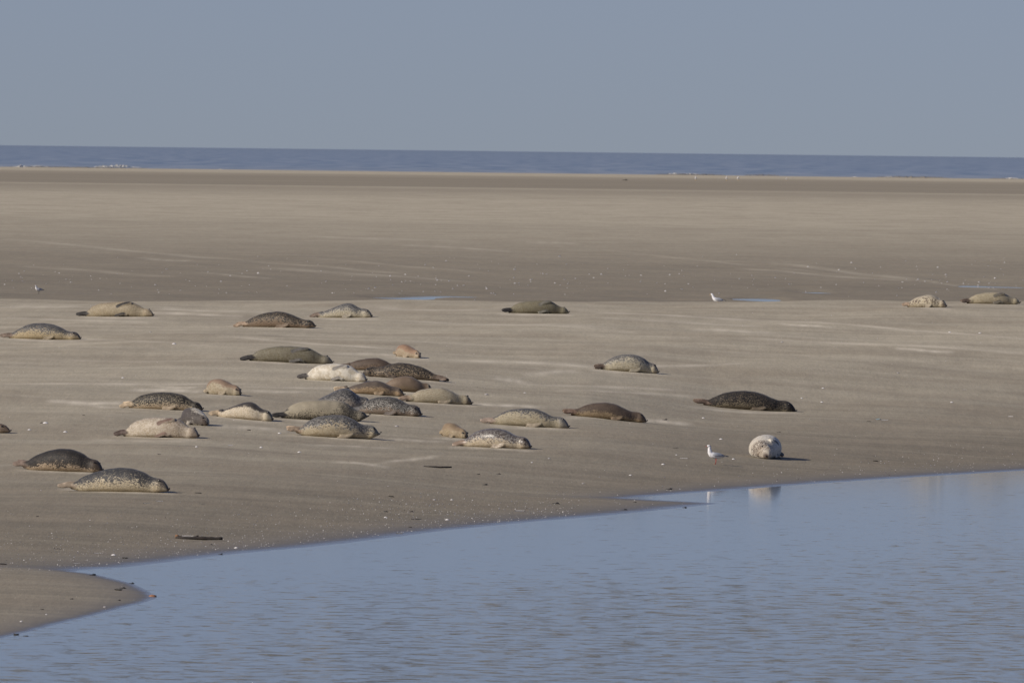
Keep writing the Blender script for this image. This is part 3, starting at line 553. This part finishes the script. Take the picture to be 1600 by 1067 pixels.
def gull(label, pos, size, yaw, bill=RB, leg=RB, neck=1.0, head_fwd=0.0, ear=True, group=None, detail=True, sink=0):
    """model faces -x (beak left); unit ~ body length .37 m"""
    k = size/.37
    root = bpy.data.objects.new('gull', None); COL.objects.link(root); tag(root, label, 'gull', group)
    root.location = (pos.x, pos.y, pos.z-sink); root.rotation_euler = (0, 0, yaw); root.scale = (k, k, k)
    hx = -.118-head_fwd; hz = .245+.03*neck
    def body(bm):
        tube(bm, [(.17, 0, .135), (.13, 0, .14), (.08, 0, .145), (.02, 0, .148), (-.04, 0, .157), (-.082, 0, .178), (-.103, 0, .205), ((hx-.103)/2, 0, hz-.035), (hx+.012, 0, hz-.010), (hx-.004, 0, hz+.004), (hx-.022, 0, hz+.004), (hx-.032, 0, hz)],
             [.008, .022, .040, .052, .056, .050, .037, .028, .026, .026, .020, .006], 14, .92)
    bmesh_obj('body', body, WF, root)
    for s_ in (-1, 1):
        def wing(bm):
            blade(bm, [(-.062, s_*.046, .178), (-.02, s_*.052, .178), (.04, s_*.047, .172), (.10, s_*.032, .160), (.15, s_*.018, .150)], [.018, .034, .034, .024, .012], [.008, .012, .012, .009, .006], (0, s_, .35), 12)
        wo = bmesh_obj('wing', wing, GF, root)
        def tip(bm):
            blade(bm, [(.135, s_*.021, .154), (.17, s_*.014, .148), (.21, s_*.010, .142), (.235, s_*.008, .138)], [.015, .012, .008, .002], [.007, .006, .004, .002], (0, s_, .35), 8)
        bmesh_obj('wing_tip', tip, BF, wo)
        def lg(bm):
            tube(bm, [(.005, s_*.02, .105), (.008, s_*.02, .06), (.0, s_*.02, .008)], [.009, .0045, .004], 8)
            for a in (-.5, 0, .5): tube(bm, [(.0, s_*.02, .006), (-.030, s_*.02+a*.03, .003)], [.004, .002], 6)
        bmesh_obj('leg', lg, leg, root)
        if detail:
            e = link('eye', ell_mesh('eye', .005, .003, .005, 1), EYE, root); e.location = (hx-.014, s_*.0215, hz+.007)
            if ear:
                e = link('ear_spot', ell_mesh('ear_spot', .010, .004, .013, 1), DS, root); e.location = (hx+.010, s_*.0235, hz+.004)
    def bk(bm): tube(bm, [(hx-.026, 0, hz+.001), (hx-.045, 0, hz-.004), (hx-.062, 0, hz-.012)], [.009, .006, .0015], 8)
    bmesh_obj('bill', bk, bill, root)
    def tl(bm): blade(bm, [(.13, 0, .142), (.17, 0, .138), (.205, 0, .134)], [.025, .028, .026], [.008, .005, .003], (0, 0, 1), 8)
    bmesh_obj('tail', tl, WF, root)
    return root
p = ground(1118, 725.5); gull('small white gull with red legs, red bill and grey wings standing by the water', p, .375, R(8), neck=2.3)
p = ground(60.5, 459.5); gull('white gull standing on the dark sand behind the bank at the left', p, .40, R(35), ear=False, leg=DS, bill=DS)
pD = 450.; v = ray(1121, 470); gull('white gull with yellow bill half hidden behind the crest of the bank', Vector((v.x*pD, pD, gz(v.x*pD, pD)+.19)), .50, R(-10), bill=YB, leg=YB, ear=False, neck=1.6, head_fwd=.03)
bpy.context.view_layer.update()
for (px, py, lab) in ((1087, 283, 'tiny white gull on the far beach, leftmost of the four'), (1135, 283, 'tiny white gull on the far beach, second from the left'),
                      (1153, 283, 'tiny white gull on the far beach, close to the right of the second'), (1229, 282.5, 'tiny faint white gull on the far beach, rightmost of the four')):
    p = ground(px, py); gull(lab, p, .95 if px < 1200 else .6, R(random.uniform(78, 100)), leg=YB, bill=YB, ear=False, detail=False, group='gulls on the far beach')

# ------------------------------------------------------------------ driftwood and debris
def rock_mesh(name, rx, ry, rz, seed, rough=.25, sub=2):
    rr = random.Random(seed); bm = bmesh.new(); bmesh.ops.create_icosphere(bm, subdivisions=sub, radius=1)
    ph = [(rr.uniform(1, 4), rr.uniform(1, 4), rr.uniform(1, 4), rr.uniform(0, 6)) for _ in range(4)]
    for v in bm.verts:
        n_ = 1+rough*sum(math.sin(v.co.x*a+v.co.y*b+v.co.z*c+d_) for a, b, c, d_ in ph)/2
        v.co = Vector((v.co.x*rx*n_, v.co.y*ry*n_, v.co.z*rz*n_))
    me = bpy.data.meshes.new(name); bm.to_mesh(me); bm.free(); smooth(me); return me
g = N('driftwood'); c = g.coord('Object', scale=(3, 30, 30)); n_ = g.noise(c, 1.0, 5, .65, .3)
g.set(g.b.inputs['Base Color'], g.mix(g.rng(n_, .35, .7), (.010, .008, .007), (.035, .026, .020))); g.set(g.b.inputs['Roughness'], .8); g.set(g.b.inputs['Normal'], g.bump(n_, .8, .01)); WOOD = g.m
BWOOD = plain('broken_wood', (.22, .12, .06), .85, .3, 40); SHELL = plain('shell_white', (.72, .70, .66), .5, .12, 40); SHELLG = plain('shell_grey', (.42, .40, .38), .6, .2, 40); WEED = plain('dark_weed', (.022, .020, .016), .7, .3, 20); RUST = plain('rusty_shell', (.36, .17, .08), .6, .3, 30)
def stick(name, label, cat, x1, y1, x2, y2, rad, mat, bend=0.0, seed=0):
    a = ground(x1, y1); b = ground(x2, y2); c = (a+b)/2; L = (b-a).length; rr = random.Random(seed)
    root = bpy.data.objects.new(name, None); COL.objects.link(root); tag(root, label, cat)
    yaw = math.atan2(b.y-a.y, b.x-a.x); yaw = max(-.3, min(.3, yaw)); L = (b.x-a.x)/math.cos(yaw)
    root.location = (c.x, c.y, gz(c.x, c.y)); root.rotation_euler = (0, 0, yaw)
    def f(bm):
        n_ = 15; pts = []; rd = []
        for i in range(n_):
            t = i/(n_-1); pts.append((L*(t-.5), .03*math.sin(t*5+seed), rad*.75+bend*math.sin(t*math.pi)*.06+rr.uniform(-1, 1)*rad*.12)); rd.append(rad*(1.05-.35*t)*rr.uniform(.85, 1.12))
        tube(bm, pts, rd, 10, 1.1)
    bmesh_obj('trunk' if rad > .03 else 'stem', f, mat, root)
    return root, L
wr, wl = stick('driftwood', 'dark waterlogged driftwood branch lying on the wet sand at the lower left', 'driftwood', 275, 841, 346, 845, .030, WOOD, seed=3)
e = link('broken_end', rock_mesh('broken_end', .04, .032, .034, 4, .3), BWOOD, wr); e.location = (-wl/2+.015, 0, .03)
def knot(bm): tube(bm, [(-wl*.05, -.01, .035), (-wl*.02, -.02, .055), (wl*.01, -.025, .058)], [.02, .014, .006], 8)
bmesh_obj('knot', knot, WOOD, wr)
razor_me = None
def razor_mesh(L):
    bm = bmesh.new()
    n_ = 12; seg = 7; rings = []
    for i in range(n_):
        t = i/(n_-1); x = L*(t-.5); y0 = .06*L*math.sin(t*math.pi); w_ = L*.075*(.75+.25*math.sin(t*math.pi))
        rings.append([bm.verts.new((x, y0+w_*math.cos(math.pi*k/(seg-1)), .10*L*math.sin(math.pi*k/(seg-1)))) for k in range(seg)])
    for a, b in zip(rings, rings[1:]):
        for k in range(seg-1): bm.faces.new((a[k], a[k+1], b[k+1], b[k]))
    bmesh.ops.solidify(bm, geom=bm.faces[:], thickness=.004)
    me = bpy.data.meshes.new('razor_shell'); bm.to_mesh(me); bm.free(); smooth(me); return me
def cockle_mesh(r):
    bm = bmesh.new(); n_ = 14; rings = []
    for j in range(6):
        q = j/5
        rings.append([bm.verts.new((r*q*math.cos(a)*(1+.04*(k % 2)), r*q*math.sin(a)*.85*(1+.04*(k % 2))+r*.15*(1-q), r*.55*(1-q*q)+.002)) for k, a in enumerate([2*math.pi*i/n_ for i in range(n_)])] if j else [bm.verts.new((0, r*.15, r*.55))])
    for k in range(n_): bm.faces.new((rings[0][0], rings[1][k], rings[1][(k+1) % n_]))
    for a, b in zip(rings[1:], rings[2:]):
        for k in range(n_): bm.faces.new((a[k], b[k], b[(k+1) % n_], a[(k+1) % n_]))
    me = bpy.data.meshes.new('cockle_shell'); bm.to_mesh(me); bm.free(); smooth(me); return me
RAZ = razor_mesh(.15); COCK = cockle_mesh(.03); COCKG = COCK.copy(); RAZ.materials.append(SHELL); COCK.materials.append(SHELL); COCKG.materials.append(SHELLG)
WEEDM = [rock_mesh('weed_clump', .05, .05, .022, s, .5) for s in range(4)]
for m_ in WEEDM: m_.materials.append(WEED)
def put(name, me, px, py, size_px, label, cat, unit, group=None, yaw=None, lift=0.0):
    p = ground(px, py); k = size_px/F*p.y/unit
    o = bpy.data.objects.new(name, me); COL.objects.link(o); o.location = (p.x, p.y, max(gz(p.x, p.y), -.01)+lift); o.scale = (k, k, k)
    o.rotation_euler = (0, 0, random.uniform(-.4, .4) if yaw is None else yaw); tag(o, label, cat, group); return o
stick('flat_stick', 'thin dark stick lying flat on the sand below the tan pup', 'stick', 663, 730, 706, 732, .018, WOOD, seed=8)
put('razor_shell', RAZ, 293, 845, 20, 'white razor shell resting against the back of the driftwood branch', 'shell', .15, lift=.06, yaw=-.05)
GR, GC, GW = 'razor shells on the sandbank', 'round shells on the sandbank', 'dark weed clumps on the sandbank'
RZ = [(1068,717,13,'white razor shell left of the standing red-legged gull'),(1382,656.8,12,'white razor shell beside the pale blue plastic scrap'),(1357,658.5,8,'short razor shell just left of the pale blue plastic scrap'),
 (249,783.5,12,'razor shell on the sand below the nearest charcoal-backed seal'),(229,787,11,'faint razor shell, left of the one below the nearest charcoal-backed seal'),(309.6,770.5,11,'razor shell in front of the nose of the nearest charcoal-backed seal'),(315,787.5,8,'faint short razor shell right of the two below the nearest seal'),
 (359.5,696,9,'razor shell right of the cream and brown speckled seal'),(152,865,14,'razor shell in the wet sand just above the sandy spit'),(120,881,12,'razor shell lying close against the top edge of the sandy spit'),(90,858,12,'razor shell in the wet sand at the lower left above the spit'),
 (650,811.5,16,'long razor shell at the water line below the flat stick'),(624,833.5,11,'razor shell at the water edge, lower left of the long one'),(812,799,17,'long razor shell at the water edge left of the inlet'),(1507,609.5,7,'small razor shell high on the bank at the far right'),(1579,651,8,'razor shell at the right edge of the bank'),(1216.6,675,7,'small razor shell above the round white seal'),(1055,700.6,8,'small razor shell above and left of the red-legged gull')]
for (px, py, sz, lab) in RZ: put('razor_shell', RAZ, px, py, sz, lab, 'shell', .15, GR)
CK = [(1036,726,6,'pale round shell below left of the razor shell by the gull'),(1057,711,3.5,'tiny white shell just above the razor shell by the gull'),(1146,718,5.5,'white shell between the red-legged gull and the round white seal'),(1126.6,686.7,6,'white shell on the sand above the red-legged gull'),
 (1284,629,5,'round shell right of the long black seal'),(1252.6,622.6,4,'tiny white shell just above the head of the long black seal'),(1487,629,5,'pale shell above the plastic scrap at the right'),(1286,607,5,'white shell above and right of the long black seal'),(1403,583.5,5,'white shell on the upper bank at the right'),
 (1222,535,5,'white shell high on the bank right of the grey speckled seal'),(1484,520,5,'white shell below the cream spotted seal on the crest'),(1531,521,5,'white shell below the plain beige seal on the crest'),(272,538,7,'white shell between the grey mottled seal and the olive one'),(192,591,5,'tiny white shell above the black speckled seal'),
 (235,519,4,'tiny white shell right of the grey mottled seal at left'),(71,662,9,'flat white shell right of the seal cut by the left edge'),(46,672,6,'small shell close to the nose of the seal cut by the left edge'),(102,675.5,7,'pale shell left of the cream and brown speckled seal'),(307,698.5,5,'small shell below the head of the cream and brown speckled seal'),
 (408,699.7,6,'pale shell left of the pale yellowish seal, low down'),(467.5,707,6,'white shell below the tail of the pale yellowish seal'),(620,666.6,7,'white shell right of the pale yellowish seal'),(436.6,677.5,6,'white shell just left of the curled tail of the pale yellowish seal'),
 (679,781.5,6,'white shell above the long razor shell at the water line'),(706,781.5,5,'white shell, right neighbour of the one above the long razor shell'),(684,789,4,'tiny shell under the white pair above the water line'),(760,617,7,'white shell right of the light beige seal'),(820,614,4,'tiny white shell further right of the light beige seal'),
 (985,743,5,'white shell left of and below the gull, above the inlet'),(911,756,5,'pale shell on the damp sand left of the inlet'),(164,949,6,'white shell on the sandy spit near its lower edge'),(33,971,5,'white shell on the sandy spit at the far left'),(72.5,960.5,4,'tiny white shell on the sandy spit'),(177.5,868,8,'white shell above the tip of the sandy spit'),
 (369,856.5,7,'white shell at the water edge right of the driftwood'),(520+330/4,760+195/4,6,'white shell in the cluster at the water line, left part'),(520+715/4,760+210/4,7,'bright shell at the water line below the white pair'),(1099,653.5,5,'small shell under the tail of the long black seal'),(858,717,5,'pale shell right of the shiny grey seal'),(831,723,4,'tiny shell below the shiny grey seal')]
for (px, py, sz, lab) in CK: put('round_shell', random.choice([COCK, COCK, COCKG]), px, py, sz, lab, 'shell', .06, GC)
WD = [(758,758,8,'black weed clump below the shiny grey seal'),(779,740.5,6,'small dark clump right of the thin stick'),(747.5,741,5,'small dark clump just right of the thin stick'),(145,898.5,11,'dark weed clump on the rim of the sandy spit'),(192,919,9,'dark weed clump near the tip of the sandy spit'),(186,922,12,'largest dark clump near the tip of the sandy spit'),(206,911.5,7,'small dark clump on the upper rim near the spit tip'),
 (26,991.5,9,'black clump in the shallow water under the sandy spit'),(41,993.5,8,'thin dark scrap beside the black clump in the shallows'),(112,936,6,'small dark clump in the middle of the sandy spit'),(66,952,5,'small dark clump at the left of the sandy spit'),(186,938,6,'small dark clump at the lower side of the spit tip'),(196,872.5,9,'dark clump in the wet sand above the spit tip'),
 (1070,793,6,'small dark clump on the tip of the low sand tongue'),(1046,764.5,9,'dark clump just above the inlet'),(992,785,5,'tiny dark clump on the low sand tongue'),(976,796.5,7,'dark clump at the lower edge of the sand tongue'),(869,787,10,'patch of dark weed left of the sand tongue'),(389,672.5,5,'black speck of weed left of the pale yellowish seal'),(249,710.5,5,'black speck of weed below the cream and brown speckled seal'),
 (131,649,4,'tiny black speck left of the black speckled seal'),(67,661.5,7,'dark speck beside the flat white shell at the left'),(1039,656,7,'dark brown clump right of the plain brown seal'),(977,282,7,'brown lump lying on the far beach'),(1368,721,7,'dark weed scrap right of the round white seal'),(603.5,800,6,'black speck in the shell band at the water line'),(643,799.5,6,'black speck above the long razor shell'),(612,776,8,'dark twig piece below the thin stick'),(641,824,6,'dark clump at the water edge by a razor shell'),(59,807,5,'dark speck on the sand at the lower left'),(345,866,6,'dark clump at the water line right of the driftwood'),(330,851,5,'dark clump just below the driftwood')]
for (px, py, sz, lab) in WD: put('weed_clump', random.choice(WEEDM), px, py, sz, lab, 'seaweed', .10, GW)
wb = bpy.data.objects.new('wood_scrap', rock_mesh('wood_scrap', .07, .02, .02, 9, .3)); wb.data.materials.append(WOOD); COL.objects.link(wb); pp = ground(4, 882); wb.location = pp; tag(wb, 'dark wood scrap at the left edge behind the sandy spit', 'wood')
rs = put('crab_shell', rock_mesh('crab_shell', .05, .04, .02, 5, .25), 239, 931.5, 14, 'rust-orange shell at the very tip of the sandy spit', 'shell', .10); rs.data.materials.append(RUST)
g = N('blue_plastic'); g.set(g.b.inputs['Base Color'], (.38, .55, .60)); g.set(g.b.inputs['Roughness'], .35)
def scrap(bm):
    vs = [bm.verts.new((x*.06, y*.05, .004+.012*((i*7) % 3))) for i, (x, y) in enumerate([(-1, -1), (-.2, -1), (.5, -.8), (1, -.6), (1, .8), (.3, 1), (-.4, .7), (-1, 1)])]
    cv = bm.verts.new((0, 0, .03))
    for i in range(8): bm.faces.new((vs[i], vs[(i+1) % 8], cv))
    bmesh.ops.solidify(bm, geom=bm.faces[:], thickness=.002)
bm = bmesh.new(); scrap(bm); me = bpy.data.meshes.new('plastic_scrap'); bm.to_mesh(me); bm.free(); me.materials.append(g.m)
put('plastic_scrap', me, 1373, 656, 8, 'pale blue crumpled plastic scrap lying on the bank at the right', 'litter', .12)

# ------------------------------------------------------------------ loose shell grit
def scatter(name, n, sampler, mat, smin, smax, label):
    V = []; Fc = []
    for _ in range(n):
        px, py = sampler(); p = ground_fast(px, py)
        if p is None: continue
        s_ = math.exp(random.uniform(math.log(smin), math.log(smax)))*.5/F*p.y; h_ = s_*random.uniform(.5, 1.0); a = random.uniform(0, 3.1); b = len(V); e_ = random.uniform(.5, 1)
        for k in range(6):
            q = a+k*math.pi/3; V.append((p.x+s_*math.cos(q), p.y+s_*math.sin(q)*e_, p.z-.003))
        V.append((p.x+s_*.15, p.y, p.z+h_)); V.append((p.x-s_*.2, p.y+s_*.1, p.z+h_*.8))
        for f_ in ((0, 1, 6), (1, 2, 6), (2, 3, 7), (3, 4, 7), (4, 5, 7), (5, 0, 7), (0, 6, 7), (2, 7, 6)): Fc.append(tuple(b+q for q in f_))
    me = bpy.data.meshes.new(name); me.from_pydata(V, [], Fc); me.update(); smooth(me)
    o = link(name, me, mat); tag(o, label, name.split('_')[0]+' bits', kind='stuff'); return o
# quick lookup table for ground points
_gx = np.linspace(-20, 1620, 42); _gy = np.concatenate([np.arange(272, 468, 6), np.arange(476, 1000, 8)])
_gt = np.array([[ground(x, y).y for x in _gx] for y in _gy])
def ground_fast(px, py):
    i = min(max(np.searchsorted(_gy, py)-1, 0), len(_gy)-2); j = min(max(np.searchsorted(_gx, px)-1, 0), len(_gx)-2)
    a = (py-_gy[i])/(_gy[i+1]-_gy[i]); b = (px-_gx[j])/(_gx[j+1]-_gx[j])
    D_ = (_gt[i, j]*(1-b)+_gt[i, j+1]*b)*(1-a)+(_gt[i+1, j]*(1-b)+_gt[i+1, j+1]*b)*a
    v = ray(px, py); x = v.x*D_; z = gz(x, D_)
    if z < .004: return None
    return Vector((x, D_, z))
SHX = [p[0] for p in SHORE_PX[3:14]]+[1180, 1250, 1400, 1600]; SHY = [p[1] for p in SHORE_PX[3:14]]+[763, 757, 747, 735]
def near_shore():
    x = random.uniform(-5, 1605); y = float(np.interp(x, SHX, SHY)); dens = .35 if x > 900 else 1.0
    if random.random() > dens: x = random.uniform(-5, 900); y = float(np.interp(x, SHX, SHY))
    return x, y-abs(random.gauss(0, 34 if x < 700 else 20))-1
def bank(): return random.uniform(-5, 1605), random.uniform(478, 860)
def behind():
    while True:
        x = random.uniform(-5, 1605); y = random.triangular(395, 468, 448)
        if random.random() < .45+.55*math.exp(-((x-1530)/90)**2)+.3*math.exp(-((x-700)/300)**2): return x, y
def clus(): x = random.gauss(660, 60); return x, random.gauss(795, 12)
scatter('shell_grit', 2300, near_shore, SHELL, 1.1, 3.0, 'tiny white shell grit strewn along the water line')
scatter('shell_specks', 480, bank, SHELL, .8, 2.4, 'sparse pale shell specks over the upper bank')
scatter('shell_litter', 300, behind, SHELL, 1.6, 4.6, 'white shell litter on the dark flats behind the bank')
scatter('shell_cluster', 170, clus, SHELL, 1.0, 3.4, 'dense cluster of shell bits above the water line')
scatter('weed_specks', 480, near_shore, WEED, .8, 2.4, 'dark weed and peat specks near the water line')
scatter('mud_specks', 260, bank, WEED, .7, 1.9, 'sparse dark specks over the upper bank')
def spit(): return random.uniform(0, 225), random.uniform(888, 985)
scatter('spit_grit', 90, spit, SHELL, .8, 2.0, 'tiny shell grit on the sandy spit')
